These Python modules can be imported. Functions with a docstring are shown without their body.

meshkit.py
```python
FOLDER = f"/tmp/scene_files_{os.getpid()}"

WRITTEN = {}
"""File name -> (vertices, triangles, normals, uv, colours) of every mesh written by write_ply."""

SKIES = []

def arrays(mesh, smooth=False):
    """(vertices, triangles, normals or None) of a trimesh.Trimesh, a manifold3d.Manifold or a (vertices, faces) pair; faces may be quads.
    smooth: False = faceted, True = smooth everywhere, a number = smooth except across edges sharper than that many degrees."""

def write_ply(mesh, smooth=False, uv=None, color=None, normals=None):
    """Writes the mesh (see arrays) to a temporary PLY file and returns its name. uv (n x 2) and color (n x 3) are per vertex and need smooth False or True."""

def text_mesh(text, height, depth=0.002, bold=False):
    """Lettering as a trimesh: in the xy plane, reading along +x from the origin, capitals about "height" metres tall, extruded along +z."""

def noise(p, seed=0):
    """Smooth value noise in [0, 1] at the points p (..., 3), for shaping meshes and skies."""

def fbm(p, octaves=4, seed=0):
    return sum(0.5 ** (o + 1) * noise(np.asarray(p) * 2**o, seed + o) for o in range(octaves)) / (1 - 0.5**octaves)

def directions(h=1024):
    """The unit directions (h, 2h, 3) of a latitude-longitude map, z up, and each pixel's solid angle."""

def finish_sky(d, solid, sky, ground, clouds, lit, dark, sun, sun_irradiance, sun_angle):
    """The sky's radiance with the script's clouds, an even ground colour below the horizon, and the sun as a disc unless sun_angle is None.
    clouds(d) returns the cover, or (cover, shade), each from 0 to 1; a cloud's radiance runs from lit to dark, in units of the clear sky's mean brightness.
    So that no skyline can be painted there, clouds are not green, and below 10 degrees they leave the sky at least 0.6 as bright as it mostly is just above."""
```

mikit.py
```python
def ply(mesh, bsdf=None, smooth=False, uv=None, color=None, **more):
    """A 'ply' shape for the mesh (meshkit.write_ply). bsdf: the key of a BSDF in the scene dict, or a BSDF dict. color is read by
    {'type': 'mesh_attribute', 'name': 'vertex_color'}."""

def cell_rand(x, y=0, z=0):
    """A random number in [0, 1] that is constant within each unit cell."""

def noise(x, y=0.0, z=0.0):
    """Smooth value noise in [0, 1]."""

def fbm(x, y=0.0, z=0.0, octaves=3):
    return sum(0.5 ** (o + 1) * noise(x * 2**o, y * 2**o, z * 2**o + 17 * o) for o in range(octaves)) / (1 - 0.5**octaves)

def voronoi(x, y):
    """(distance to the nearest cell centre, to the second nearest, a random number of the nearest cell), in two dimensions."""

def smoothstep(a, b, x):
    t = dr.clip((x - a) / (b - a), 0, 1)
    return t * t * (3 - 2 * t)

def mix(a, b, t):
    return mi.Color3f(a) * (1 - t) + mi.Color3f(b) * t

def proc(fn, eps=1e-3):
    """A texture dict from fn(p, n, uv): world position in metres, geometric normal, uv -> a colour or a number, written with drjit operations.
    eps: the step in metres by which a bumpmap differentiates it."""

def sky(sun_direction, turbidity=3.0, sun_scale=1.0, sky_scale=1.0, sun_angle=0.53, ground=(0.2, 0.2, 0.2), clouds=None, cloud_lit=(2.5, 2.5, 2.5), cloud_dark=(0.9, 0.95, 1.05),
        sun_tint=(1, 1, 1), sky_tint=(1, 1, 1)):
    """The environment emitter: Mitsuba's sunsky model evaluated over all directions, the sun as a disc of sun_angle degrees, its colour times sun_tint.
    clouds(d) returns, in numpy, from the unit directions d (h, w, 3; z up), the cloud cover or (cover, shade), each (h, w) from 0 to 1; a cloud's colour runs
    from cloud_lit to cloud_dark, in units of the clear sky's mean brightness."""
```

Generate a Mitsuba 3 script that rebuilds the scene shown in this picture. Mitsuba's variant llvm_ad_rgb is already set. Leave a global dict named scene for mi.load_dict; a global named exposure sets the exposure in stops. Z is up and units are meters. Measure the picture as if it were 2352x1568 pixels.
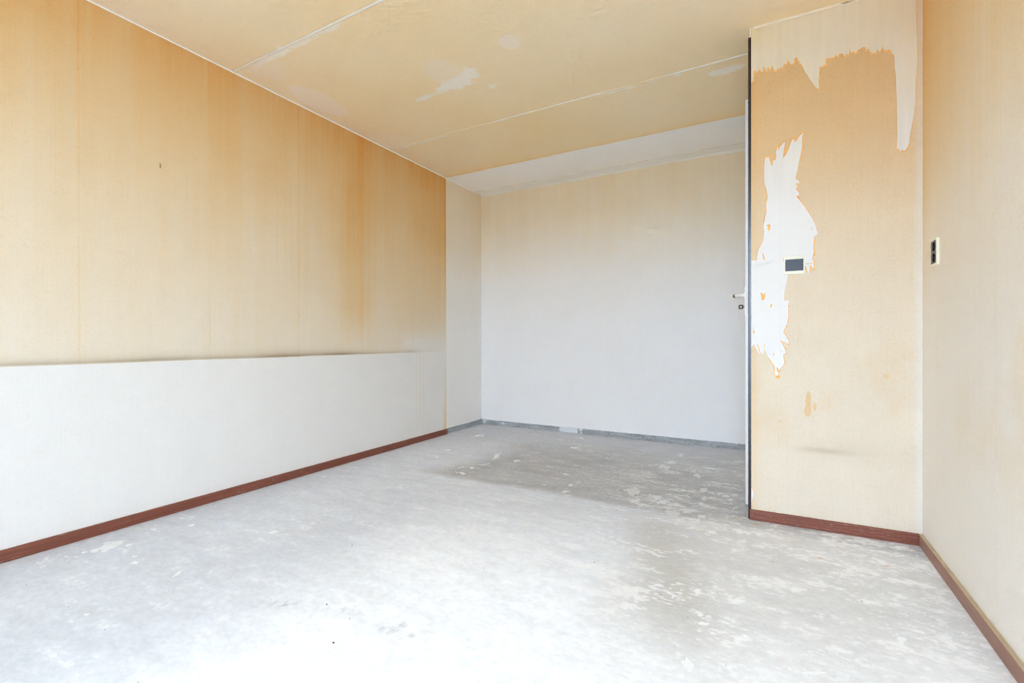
"""An empty flat room being stripped: nicotine-stained wallpaper, bare screed floor, torn paper on a short partition."""
import math
import numpy as np
import drjit as dr
import trimesh
import mitsuba as mi
import mikit
import meshkit
from shapely.geometry import Polygon, LineString, Point, box as sbox
from shapely.ops import unary_union
from shapely.affinity import translate

mi.set_variant('llvm_ad_rgb') if mi.variant() is None else None
T = mi.ScalarTransform4f
scene, labels = {}, {}

# ------------------------------------------------------------------ camera, sky, exposure
EYE = (0.0, 0.0, 0.843)
YAW, PITCH, ROLL, FPX = 0.507374, -0.0022057, -0.00154, 1071.679
_f = np.array([-math.sin(YAW) * math.cos(PITCH), math.cos(YAW) * math.cos(PITCH), math.sin(PITCH)])
_r = np.array([math.cos(YAW), math.sin(YAW), 0.0])
_u = np.cross(_r, _f)
_up = -math.sin(ROLL) * _r + math.cos(ROLL) * _u
scene['camera'] = {'type': 'perspective', 'fov': 2 * math.degrees(math.atan(1176 / FPX)), 'fov_axis': 'x', 'near_clip': 0.02, 'far_clip': 200.0,
                   'to_world': T().look_at(origin=list(EYE), target=[float(a + b) for a, b in zip(EYE, _f)], up=[float(v) for v in _up])}


def overcast(d):
    """A closed cloud deck, a little thicker and thinner in places."""
    z = np.clip(d[..., 2], 0.03, 1)
    p = np.stack([d[..., 0] / (z + 0.4) * 1.3, d[..., 1] / (z + 0.4) * 1.3, np.zeros_like(z)], -1)
    n = meshkit.fbm(p.reshape(-1, 3)).reshape(z.shape)
    return np.ones_like(z), np.clip(0.35 + 0.5 * n, 0, 1)


scene['sky'] = mikit.sky([0.25, 0.8, 0.55], turbidity=4.0, sun_scale=0.0, clouds=overcast, cloud_lit=(1.95, 2.45, 3.1), cloud_dark=(1.5, 1.85, 2.35), ground=(0.4, 0.4, 0.4))
exposure = 5.76

# ------------------------------------------------------------------ measured room (metres)
XL, XR, YB, YF, H = -2.5647, 0.5418, 3.9724, -1.2, 2.3082
PA, PB = np.array([-0.0835, 2.468]), np.array([0.5418, 2.486])      # the short partition's face, left and right ends
PT = (PB - PA) / np.linalg.norm(PB - PA)
PLEN = float(np.linalg.norm(PB - PA))
STAIN_Y, STAIN_Z = 3.3918, 0.745                                   # where a built-in cupboard and a panel kept the paper clean
BH = 0.0462                                                        # skirting height
JOINTS = (-0.892, 0.299, 1.4894, 2.6802, 3.862)                            # ceiling slab joints
WX0, WX1, WZ0, WZ1 = -1.1, 0.5, 0.08, 2.22                                 # window opening
SEAMS_L = (-1.266, -0.740, -0.214, 0.312, 0.838, 1.364, 1.890, 2.416, 2.942, 3.468)
# outlines of the torn-off paper: (along the partition, height) in tenths of a millimetre; plaster spots on the floor: centre and half axes in metres
TOP_TORN = [(8, 20565), (91, 20583), (119, 20849), (102, 21029), (136, 21079), (206, 21041), (257, 20949), (326, 21086), (395, 21009), (481, 20870), (532, 21166), (583, 21075), (634, 20887), (719, 21115), (752, 20952), (810, 20975), (870, 21132), (921, 20945), (1004, 20789), (1088, 20920), (1171, 20859), (1221, 20979), (1287, 20847), (1353, 21095), (1402, 20987), (1451, 21030), (1501, 21206), (1550, 21079), (1647, 20939), (1729, 20992), (1761, 21190), (1826, 21229), (1890, 21117), (1954, 20968), (2082, 20708), (2146, 20504), (2352, 20077), (2556, 19672), (2649, 19593), (2686, 19621), (2674, 19993), (2696, 20283), (2705, 20613), (2742, 20529), (2835, 20541), (2881, 20620), (2943, 20511), (2943, 20860), (3004, 20825), (3172, 20833), (3233, 20797), (3278, 20930), (3323, 20881), (3399, 20733), (3414, 20892), (3474, 20911), (3564, 20886), (3653, 20680), (3683, 20888), (3727, 20785), (3786, 20787), (3807, 21069), (3845, 20878), (3904, 20843), (3948, 20884), (4007, 20796), (4065, 20815), (4095, 20896), (4211, 20916), (4283, 21002), (4341, 20932), (4413, 20769), (4456, 20863), (4499, 20744), (4556, 20639), (4641, 20597), (4726, 20591), (4783, 20733), (4811, 20620), (4868, 20639), (4924, 20728), (4946, 20809), (4980, 20676), (5064, 20600), (5175, 20603), (5230, 20552), (5244, 20409), (5327, 20333), (5341, 19790), (5390, 19430), (5390, 19013), (5409, 18557), (5418, 18034), (5429, 17338), (5429, 16817), (5402, 16406), (5478, 16374), (5533, 16242), (5587, 16336), (5655, 16254), (5723, 16328), (5777, 16438), (5817, 16568), (5871, 17072), (5924, 17404), (5991, 17903), (6018, 18239), (6023, 18649), (6031, 19091), (6057, 19426), (6084, 19931), (6070, 20618), (6065, 20961), (6049, 21308), (6034, 22384), (6020, 25067)]
MID_TORN = [(616, 16947), (684, 16877), (728, 16946), (785, 16705), (836, 16484), (886, 16533), (903, 16722), (997, 16724), (1037, 16813), (1020, 17123), (1087, 17340), (1130, 17159), (1187, 17321), (1286, 17397), (1385, 17510), (1369, 17324), (1319, 17028), (1296, 16709), (1368, 16829), (1451, 16966), (1533, 17102), (1598, 17393), (1695, 17562), (1744, 17496), (1776, 17377), (1922, 17592), (2088, 17783), (2034, 17326), (2066, 17301), (2050, 17079), (1986, 16754), (1921, 16427), (1857, 16062), (1783, 15773), (1825, 15691), (1937, 15616), (1937, 15485), (1889, 15511), (1841, 15556), (1808, 15467), (1889, 15379), (1825, 15314), (1799, 15318), (1857, 15177), (1937, 15071), (1921, 14961), (1808, 14958), (1905, 14812), (2049, 14586), (2145, 14442), (2304, 14122), (2461, 13805), (2555, 13534), (2649, 13153), (2523, 13047), (2497, 12871), (2474, 12568), (2505, 12342), (2463, 12222), (2422, 12077), (2474, 11973), (2505, 11822), (2484, 11551), (2401, 11731), (2342, 11785), (2337, 11537), (2285, 11329), (2243, 11494), (2190, 11747), (1891, 11769), (1676, 11533), (1502, 11393), (1469, 11243), (1425, 10942), (1370, 10665), (1337, 10337), (1381, 10220), (1458, 10243), (1567, 10251), (1515, 10083), (1510, 9798), (1515, 9544), (1474, 9197), (1405, 9008), (1309, 8818), (1433, 8595), (1515, 8436), (1542, 8230), (1405, 8309), (1185, 8421), (1268, 8277), (1350, 8087), (1433, 7865), (1378, 7801), (1309, 7768), (1323, 7578), (1378, 7420), (1323, 7292), (1240, 7162), (1157, 7064), (1115, 6840), (1101, 6775), (1046, 6805), (962, 6803), (968, 7219), (850, 7409), (709, 7632), (596, 7889), (554, 8018), (497, 7726), (382, 7887), (339, 7756), (195, 8048), (115, 8227), (27, 8096), (7, 8098), (9, 12135), (122, 12214), (233, 12161), (244, 12317), (316, 12684), (410, 12862), (508, 13070), (536, 13408), (508, 13783), (618, 14204), (513, 13962), (581, 14186), (649, 14371), (615, 14724), (649, 14874), (700, 15060), (615, 15497), (547, 15779), (548, 16669), (582, 16896)]
LOW_TORN = [(1, 1469), (49, 1435), (85, 1317), (121, 1179), (67, 1028), (39, 859), (21, 651), (1, 607)]
TIP_TORN = [(1004, 6868), (1157, 6825), (1198, 6778), (1185, 6682), (1129, 6623), (1060, 6662), (990, 6739)]
ISLANDS = [[(645, 13755), (726, 13789), (807, 13749), (769, 13568), (753, 13478), (672, 13579), (699, 13669)], [(2387, 13478), (2427, 13455), (2457, 13351), (2412, 13386)], [(464, 12484), (519, 12418), (573, 12227), (552, 12136), (497, 12246)], [(383, 10628), (455, 10640), (497, 10574), (554, 10555), (597, 10682), (605, 10633), (583, 10505), (568, 10344), (455, 10284), (420, 10448), (420, 10529)], [(766, 9966), (817, 10109), (873, 10058), (856, 9963)], [(80, 8994), (132, 8879), (152, 8797), (94, 8716), (80, 8831)], [(247, 8260), (296, 8211), (354, 7984), (368, 7854), (325, 7919)], [(525, 8260), (562, 8212), (573, 8082), (545, 8131)], [(906, 7860), (940, 7828), (957, 7764), (929, 7716), (906, 7763)], [(1046, 7157), (1101, 7175), (1115, 7063), (1171, 7033), (1129, 6936), (1074, 6998)], [(1212, 7959), (1268, 7911), (1226, 7895)], [(2190, 11866), (2463, 11845), (2463, 11820), (2190, 11841)], [(1282, 12094), (1326, 12180), (1331, 12128), (1300, 12029)]]
FLOOR_SPOTS = [(-0.6713, 2.5967, 0.057, -0.0095, 0.0123, -0.0642), (-0.5423, 2.5686, 0.0391, 0.009, 0.0073, -0.0397), (-0.6274, 2.4443, 0.0384, -0.0012, 0.0073, -0.0369), (-0.5794, 2.4044, 0.0278, 0.0023, 0.005, -0.0258), (-0.4944, 2.5099, 0.0457, 0.0252, 0.006, -0.0305), (-0.4248, 2.4966, 0.0221, 0.008, 0.0041, -0.0266), (-0.419, 2.356, 0.0464, 0.012, 0.0075, -0.0508), (-0.3588, 2.4353, 0.0359, 0.0315, 0.007, -0.0397), (-0.3133, 2.5725, 0.0245, 0.0135, 0.0042, -0.0342), (-0.3164, 2.6692, 0.0119, 0.0418, 0.0088, -0.0291), (-0.3348, 2.8249, 0.0189, 0.0039, 0.0024, -0.0249), (-0.4, 3.0989, 0.0307, -0.0054, 0.0047, -0.0553), (-0.4339, 3.1792, 0.0195, 0.0107, 0.0043, -0.0316), (-0.3417, 3.3109, 0.0533, 0.0205, 0.0027, -0.0282), (-0.5813, 3.5981, 0.0238, 0.013, 0.0055, -0.0342), (-0.2069, 3.3038, 0.022, 0.012, 0.0017, -0.0274), (-0.2028, 3.5878, 0.0455, 0.0131, 0.0015, -0.0323), (-0.2158, 2.7642, 0.0191, 0.0004, 0.0009, -0.0234), (-0.1756, 2.8025, 0.0168, 0.0036, 0.0009, -0.0238), (-0.1884, 2.7086, 0.0143, 0.0032, 0.001, -0.0224), (-0.2909, 2.3882, 0.0205, 0.0065, 0.0024, -0.0238), (-0.2315, 2.2074, 0.0254, 0.0098, 0.0026, -0.0302), (-0.1293, 2.285, 0.0466, -0.0176, -0.0013, -0.0316), (-0.2507, 2.373, 0.0129, 0.0034, 0.0009, -0.0117), (-0.1586, 2.5935, 0.0168, 0.0147, 0.0017, -0.0199), (-0.6278, 3.2022, 0.0434, 0.0068, 0.0116, -0.0666), (-0.6107, 3.3378, 0.0446, 0.0245, 0.0087, -0.0476), (-0.0922, 1.6718, 0.0322, 0.0074, -0.0001, -0.0186), (-0.1886, 1.2786, 0.0073, 0.0158, 0.0124, -0.0175), (0.3659, 2.2373, 0.0291, -0.0089, -0.0038, -0.0156), (0.3178, 1.6753, 0.0086, -0.0261, -0.0108, -0.0214), (-0.1903, 1.5301, 0.0076, 0.0042, 0.0009, -0.0073), (0.0975, 1.406, 0.0307, 0.015, -0.0005, -0.0056), (-0.1765, 1.4874, 0.0115, 0.0042, 0.0007, -0.0093), (-2.3808, 0.8646, 0.0238, 0.0602, 0.0447, -0.0137), (-2.1161, 0.8521, 0.0086, 0.0083, 0.0129, -0.0048), (-2.1818, 0.8772, 0.0056, 0.0069, 0.0069, -0.0025), (-1.8459, 0.618, 0.0042, 0.0053, 0.0062, -0.0017), (-1.8813, 0.887, -0.0073, 0.0194, 0.0094, -0.0026), (-1.9176, 1.2836, 0.0106, 0.0133, 0.0159, -0.0097), (-1.7895, 0.9523, -0.0066, 0.0105, 0.0052, -0.0013), (-2.3187, 1.1511, 0.0024, 0.0147, 0.0115, -0.0048), (-1.7509, 2.9059, -0.0263, 0.1024, 0.0239, -0.0259), (-1.5591, 2.8711, 0.0159, 0.0396, 0.0152, -0.0247), (-1.7343, 2.5709, 0.0233, 0.001, 0.011, -0.0178), (-1.8049, 2.5565, 0.0116, 0.0419, 0.0083, -0.0103), (-1.1304, 2.7303, 0.019, 0.0038, 0.0069, -0.0179), (-1.0046, 2.4135, 0.0191, 0.0105, 0.0072, -0.0174), (-0.9668, 2.3593, 0.0243, 0.0087, 0.0078, -0.02), (-1.3501, 3.4392, 0.039, 0.0213, 0.0137, -0.0349), (-1.4316, 3.8101, 0.0281, -0.0195, 0.0076, -0.0251), (-2.1764, 2.9038, 0.0086, 0.016, 0.0135, -0.0169), (-2.1102, 2.6802, 0.0155, 0.0029, 0.0095, -0.0126), (-1.6999, 2.689, 0.0128, 0.0597, 0.0052, -0.007), (-1.7651, 2.4374, 0.0242, -0.0213, 0.0028, -0.0093), (-1.7114, 2.4334, 0.0354, -0.0036, 0.01, -0.0162), (-1.021, 2.5383, 0.0122, 0.0067, 0.0092, -0.0229), (-1.16, 2.4713, 0.0089, 0.0049, 0.0052, -0.0112), (-2.2749, 3.4694, 0.0096, 0.0706, 0.0164, -0.0225), (-2.2308, 3.472, -0.0018, 0.0429, 0.0161, -0.0214), (0.391, 2.1665, 0.0084, -0.0007, -0.0013, -0.0052)]


# ------------------------------------------------------------------ helpers
def key_for(name):
    if name not in scene and name not in labels:
        return name
    k = 1
    while f'{name}_{k:03d}' in scene or f'{name}_{k:03d}' in labels:
        k += 1
    return f'{name}_{k:03d}'


def obj(name, mesh, bsdf, parent=None, smooth=False):
    key = key_for(name if parent is None else f'{parent}__{name}')
    scene[key] = mikit.ply(mesh, bsdf, smooth=smooth)
    return key


def thing(name, label, category, group=None):
    key = key_for(name)
    labels[key] = {'label': label, 'category': category}
    if group:
        labels[key]['group'] = group
    return key


def struct(name, label=None):
    key = key_for(name)
    labels[key] = {'kind': 'structure'}
    if label:
        labels[key]['label'] = label
    return key


def part_label(key, text):
    labels[key] = {'label': text}


def box(x0, x1, y0, y1, z0, z1):
    m = trimesh.creation.box((x1 - x0, y1 - y0, z1 - z0))
    m.apply_translation(((x0 + x1) / 2, (y0 + y1) / 2, (z0 + z1) / 2))
    return m


def frame_map(mesh, o, u, v, n):
    """Maps local x, y, z to the directions u, v, n from the point o."""
    M = np.eye(4)
    M[:3, 0], M[:3, 1], M[:3, 2], M[:3, 3] = u, v, n, o
    mesh = mesh.copy()
    mesh.apply_transform(M)
    return mesh


UP = (0.0, 0.0, 1.0)
WALLS = {  # origin, along, outward normal
    'left': ((XL, 0, 0), (0, 1, 0), (1, 0, 0)),
    'back': ((0, YB, 0), (1, 0, 0), (0, -1, 0)),
    'right': ((XR, 0, 0), (0, -1, 0), (-1, 0, 0)),
    'partition': ((PA[0], PA[1], 0), (PT[0], PT[1], 0), (PT[1], -PT[0], 0)),
}


def sheet(poly, wall, d0, d1):
    """A flat sheet with this outline (along, height) on a wall, from d0 to d1 off its face."""
    o, u, n = WALLS[wall]
    geoms = [g for g in (poly.geoms if hasattr(poly, 'geoms') else [poly]) if g.geom_type == 'Polygon' and g.area > 1e-7]
    ms = [trimesh.creation.extrude_polygon(g, d1 - d0) for g in geoms]
    m = trimesh.util.concatenate(ms) if len(ms) > 1 else ms[0]
    m.apply_translation((0, 0, d0))
    return frame_map(m, o, u, UP, n)


def rail(profile, p0, p1, n):
    """Extrudes a profile (off the wall, height) along p0 -> p1; n points off the wall."""
    p0, p1, n = np.asarray(p0, float), np.asarray(p1, float), np.asarray(n, float)
    L = np.linalg.norm(p1 - p0)
    d = (p1 - p0) / L
    m = trimesh.creation.extrude_polygon(Polygon(profile), L)
    m = frame_map(m, p0, n, UP, d)
    m.fix_normals()
    return m


def rbox(w, h, d, r, seg=4):
    """A plate w x h with rounded corners, d thick, front edges chamfered; local x, y in the plane, z out."""
    def ring(inset):
        return np.array(sbox(-w / 2 + r, -h / 2 + r, w / 2 - r, h / 2 - r).buffer(max(r - inset, 1e-5), quad_segs=seg).exterior.coords)[:-1]
    c = min(d * 0.35, r * 0.8)
    rings = [(ring(0), 0.0), (ring(0), d - c), (ring(c * 0.35), d - c * 0.3), (ring(c), d)]
    k = len(rings[0][0])
    v = np.vstack([np.column_stack([a, np.full(len(a), z)]) for a, z in rings])
    f = []
    for i in range(len(rings) - 1):
        for j in range(k):
            a, b, c2, e = i * k + j, i * k + (j + 1) % k, (i + 1) * k + (j + 1) % k, (i + 1) * k + j
            f += [[a, b, c2], [a, c2, e]]
    top, bot = len(v), len(v) + 1
    v = np.vstack([v, [[0, 0, d], [0, 0, 0]]])
    t0 = (len(rings) - 1) * k
    for j in range(k):
        f += [[t0 + j, t0 + (j + 1) % k, top], [(j + 1) % k, j, bot]]
    m = trimesh.Trimesh(v, f, process=False)
    m.fix_normals()
    return m


def lathe(profile, n=24):
    m = trimesh.creation.revolve(np.array(profile, float), sections=n)
    m.fix_normals()
    return m


# ------------------------------------------------------------------ materials
def lin(r, g, b):
    return [((c / 255) / 12.92 if c <= 10 else ((c / 255 + 0.055) / 1.055) ** 2.4) for c in (r, g, b)]


def C(v):
    return mi.Color3f(*v)


noise, fbm, rnd, ss, mix = mikit.noise, mikit.fbm, mikit.cell_rand, mikit.smoothstep, mikit.mix


def steps(z, pts):
    """Piecewise linear through (z, value)."""
    v = mi.Float(pts[0][1])
    for (a, va), (b, vb) in zip(pts, pts[1:]):
        v = v + (vb - va) * dr.clip((z - a) / (b - a), 0, 1)
    return v


def weave(u, z):
    """The paper's coarse linen print: little dark dots in a lattice, uneven from thread to thread; about 0..1."""
    gu, gz = u / 0.0064, z / 0.0063
    cu, cz = dr.floor(gu), dr.floor(gz)
    fu, fz = gu - cu - 0.5, gz - cz - 0.5
    r = rnd(cu, cz, 3)
    wide = 0.15 + 0.32 * dr.square(rnd(cu, cz, 5))
    fu += 0.30 * (rnd(cu, cz, 11) - 0.5)
    fz += 0.34 * (rnd(cu, cz, 12) - 0.5)
    d = dr.exp(-dr.square(fu / wide)) * dr.exp(-dr.square(fz / (0.17 + 0.10 * r)))
    col = rnd(cu, 7, 1)
    patchy = ss(0.3, 0.75, noise(u * 22, z * 26, 2.0))
    thread = 0.25 * (noise(u * 300, z * 9, 5.0) - 0.5)
    return d * (0.28 + 0.42 * dr.square(r) + 0.30 * r) * (0.5 + 0.5 * col) * (0.62 + 0.38 * patchy) + thread * 0.35 + 0.12 * (noise(u * 900, z * 620, 9.0) - 0.5)


def stained(white, k, s):
    """White paper under a film of nicotine of density s (Beer's law per channel)."""
    return mi.Color3f(*[white[i] * dr.exp(-k[i] * s) for i in range(3)])


K_PAPER = (0.085, 0.49, 1.22)
K_CEIL = (0.02, 0.25, 0.72)
WHITE = (0.82, 0.81, 0.79)


def paper(u, z, s, dots=1.0, white=WHITE, film=K_PAPER):
    w = weave(u, z)
    soft = fbm(u * 3.1, z * 2.3, 4.0)
    s = s * (1 + 0.30 * (soft - 0.5) + 0.18 * (noise(u * 14, z * 1.6, 8.0) - 0.5) + 0.16 * (noise(u * 55, z * 1.3, 6.0) - 0.5))
    c = stained(white, film, dr.maximum(s, 0) + dots * w * (0.05 + 0.40 * dr.sqrt(dr.maximum(s, 0))))
    return c * (1 - 0.10 * dots * w)


def wall_left_fn(p, n, uv):
    u, z = p.y, p.z
    top = steps(z, [(0.745, 0.26), (1.0, 0.32), (1.5, 0.50), (1.75, 0.66), (2.05, 0.88), (2.31, 1.22)])
    near = steps(u, [(0.5, 0.88), (1.3, 0.95), (2.1, 1.05), (2.9, 1.12), (3.4, 1.15)])
    lobe = dr.select(u < 2.385, dr.exp(-dr.square((u - 2.385) / 0.17)), dr.exp(-dr.square((u - 2.385) / 0.11)))
    seam = lobe * dr.select(u > 2.4165, 0.62, 1.0) * ss(0.70, 1.1, z) * (0.22 + 0.30 * fbm(u * 12, z * 2.2, 3.0))
    seam += dr.exp(-dr.abs(u - 1.40) / 0.05) * ss(1.0, 1.6, z) * 0.16 * dr.select(u > 1.364, 1.0, 0.4)
    seam += ss(2.75, 3.3, u) * ss(0.9, 1.5, z) * 0.12
    for k in SEAMS_L[3:9]:
        seam += dr.exp(-dr.abs(u - k) / 0.0022) * (0.06 + 0.24 * noise(z * 7, k, 1.0))
    pale = ss(0.98, 0.80, z) * ss(2.75, 2.95, u) * 0.22
    s = top * near + seam - pale
    edge_z = STAIN_Z + 0.0025 * (noise(u * 8, 1.0, 0.0) - 0.5)
    above = ss(edge_z - 0.0015, edge_z + 0.002, z)
    clean = 0.015 + 0.05 * ss(2.7, 3.4, u) * noise(u * 5, z * 4, 3.0)
    drip = ss(0.075, 0.0, 3.392 - u + 0.05 * z) * ss(0.95, 0.2, z) * (0.24 + 0.34 * noise(u * 45, z * 5, 1.0))
    drip += (dr.exp(-dr.square((u - 3.035) / 0.006)) + dr.exp(-dr.square((u - 3.075) / 0.005)) + 0.7 * dr.exp(-dr.square((u - 2.99) / 0.005))) * 0.32 * noise(u * 3, z * 3, 6.0)
    s = dr.lerp(clean + drip, s, above)
    alcove = ss(STAIN_Y - 0.003, STAIN_Y + 0.003, u)
    s = dr.lerp(s, steps(z, [(0.9, 0.02), (1.4, 0.08), (1.8, 0.26), (2.31, 0.42)]), alcove)  # alcove top: slight stain and weaker window light, both in the colour
    s += (1 - alcove) * ss(2.0, 2.9, u) * ss(0.85, 1.1, z) * ss(2.2, 1.6, z) * 0.07
    s += (1 - alcove) * dr.exp(-dr.square((u - STAIN_Y + 0.012) / 0.02)) * 0.18 * ss(0.9, 1.4, z)
    c = paper(u, z, s) * (1 + 0.09 * alcove)
    band = dr.exp(-dr.abs(z - edge_z - 0.009) / (0.014 + 0.006 * noise(u * 3, 5.0, 0.0))) * above * (0.35 + 0.65 * noise(u * 4.5, 2.0, 0.0)) * steps(u, [(0.4, 0.75), (1.0, 0.9), (2.2, 1.05), (2.7, 0.9), (2.8, 0.3), (2.9, 0.55), (3.05, 0.15), (3.2, 0.1), (3.39, 0.0)])
    c = c * (mi.Color3f(1, 1, 1) - band * mi.Color3f(0.60, 0.65, 0.74))
    tick = dr.exp(-dr.square((u - 1.14) / 0.003)) * ss(0.014, 0.009, dr.abs(z - 1.684))
    return mix(c, C(lin(120, 84, 40)), tick * 0.8)


def wall_back_fn(p, n, uv):
    s = steps(p.z, [(1.0, 0.0), (1.4, 0.06), (1.7, 0.24), (2.0, 0.48), (2.31, 0.58)])  # tan top: some smoke stain, plus the fading window light painted in
    return paper(p.x, p.z, s + 0.02 * noise(p.x * 2, p.z * 2, 1.0), 0.8, (0.90, 0.91, 0.925), (0.13, 0.46, 1.10))


def wall_right_fn(p, n, uv):
    s = steps(p.z, [(0.05, 0.07), (0.8, 0.10), (1.3, 0.23), (1.8, 0.62), (2.31, 1.08)])
    s += 0.25 * dr.exp(-dr.abs(p.y - 2.47) / 0.06) * ss(0.8, 1.6, p.z)
    s += 0.10 * ss(0.45, 0.8, fbm(p.y * 5, p.z * 4, 7.0)) * ss(1.2, 0.9, p.z) * ss(0.3, 0.6, p.z)
    s += 0.05 * dr.exp(-dr.abs(p.y - 1.779) / 0.004)
    return paper(p.y, p.z, s, 1.0, (0.88, 0.875, 0.865))


def partition_paper_fn(p, n, uv):
    u, z = p.x, p.z
    s = steps(z, [(0.05, 0.30), (0.7, 0.34), (1.1, 0.40), (1.4, 0.52), (1.75, 0.86), (2.0, 1.0), (2.31, 1.1)])
    s += 0.30 * dr.exp(-(u + 0.0835) / 0.030) * (0.6 + 0.4 * noise(z * 6, u, 2.0))
    s *= 1 - 0.5 * ss(0.50, 0.54, u)
    blot = ss(0.50, 0.80, fbm(u * 9, z * 7, 3.0)) * ss(1.0, 0.7, z) * ss(0.3, 0.5, z) * 0.10

    def spot(a, b, ra, rb):
        return dr.exp(-dr.square((u - a) / ra) - dr.square((z - b) / rb))
    blot += 0.5 * ss(0.35, 0.75, spot(0.145, 0.573, 0.012, 0.05) + spot(0.14, 0.52, 0.014, 0.022) + spot(0.17, 0.545, 0.008, 0.02))
    blot += 0.3 * ss(0.4, 0.8, spot(0.422, 0.69, 0.016, 0.013)) + 0.2 * ss(0.4, 0.8, spot(0.038, 0.47, 0.012, 0.01))
    w = weave(u, z)
    rub = spot(0.21, 0.352, 0.10, 0.013) * 0.35 + spot(0.3, 0.36, 0.2, 0.05) * 0.10
    c = stained((0.765, 0.765, 0.77), (0.07, 0.45, 1.10), s + blot + w * (0.06 + 0.55 * dr.sqrt(s)))
    c = c * (1 - 0.12 * w)
    c = c * (1 + 0.05 * (fbm(u * 6, z * 6, 1.0) - 0.5))
    return c * (mi.Color3f(1, 1, 1) - rub * mi.Color3f(0.5, 0.55, 0.65))


def plaster_fn(p, n, uv):
    s = steps(p.z, [(1.45, 0.0), (1.75, 0.12), (1.95, 0.34), (2.1, 0.42), (2.31, 0.50)])
    s = s * (1 + 0.5 * (fbm(p.x * 7, p.z * 4, 2.0) - 0.5)) + 0.25 * ss(0.12, 0.0, p.x + 0.0835) * ss(2.15, 2.3, p.z)
    c = stained((0.80, 0.79, 0.77), (0.0, 0.25, 0.84), s)
    smudge = dr.exp(-dr.square((p.z - 1.195 - 0.25 * (p.x + 0.04)) / 0.008)) * ss(-0.08, -0.05, p.x) * ss(0.03, 0.0, p.x) * 0.14 * noise(p.x * 60, p.z * 60, 2.0)
    line = smudge + dr.exp(-dr.square((p.x - 0.0355) / 0.0015)) * 0.05 + 0.05 * noise(p.x * 90, p.z * 3, 4.0) * ss(1.4, 1.6, p.z)
    return c * (1 - line)


def backing_fn(p, n, uv):
    v = 0.85 + 0.3 * noise(p.x * 200, p.z * 160, 2.0)
    return C(lin(232, 182, 116)) * v


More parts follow.
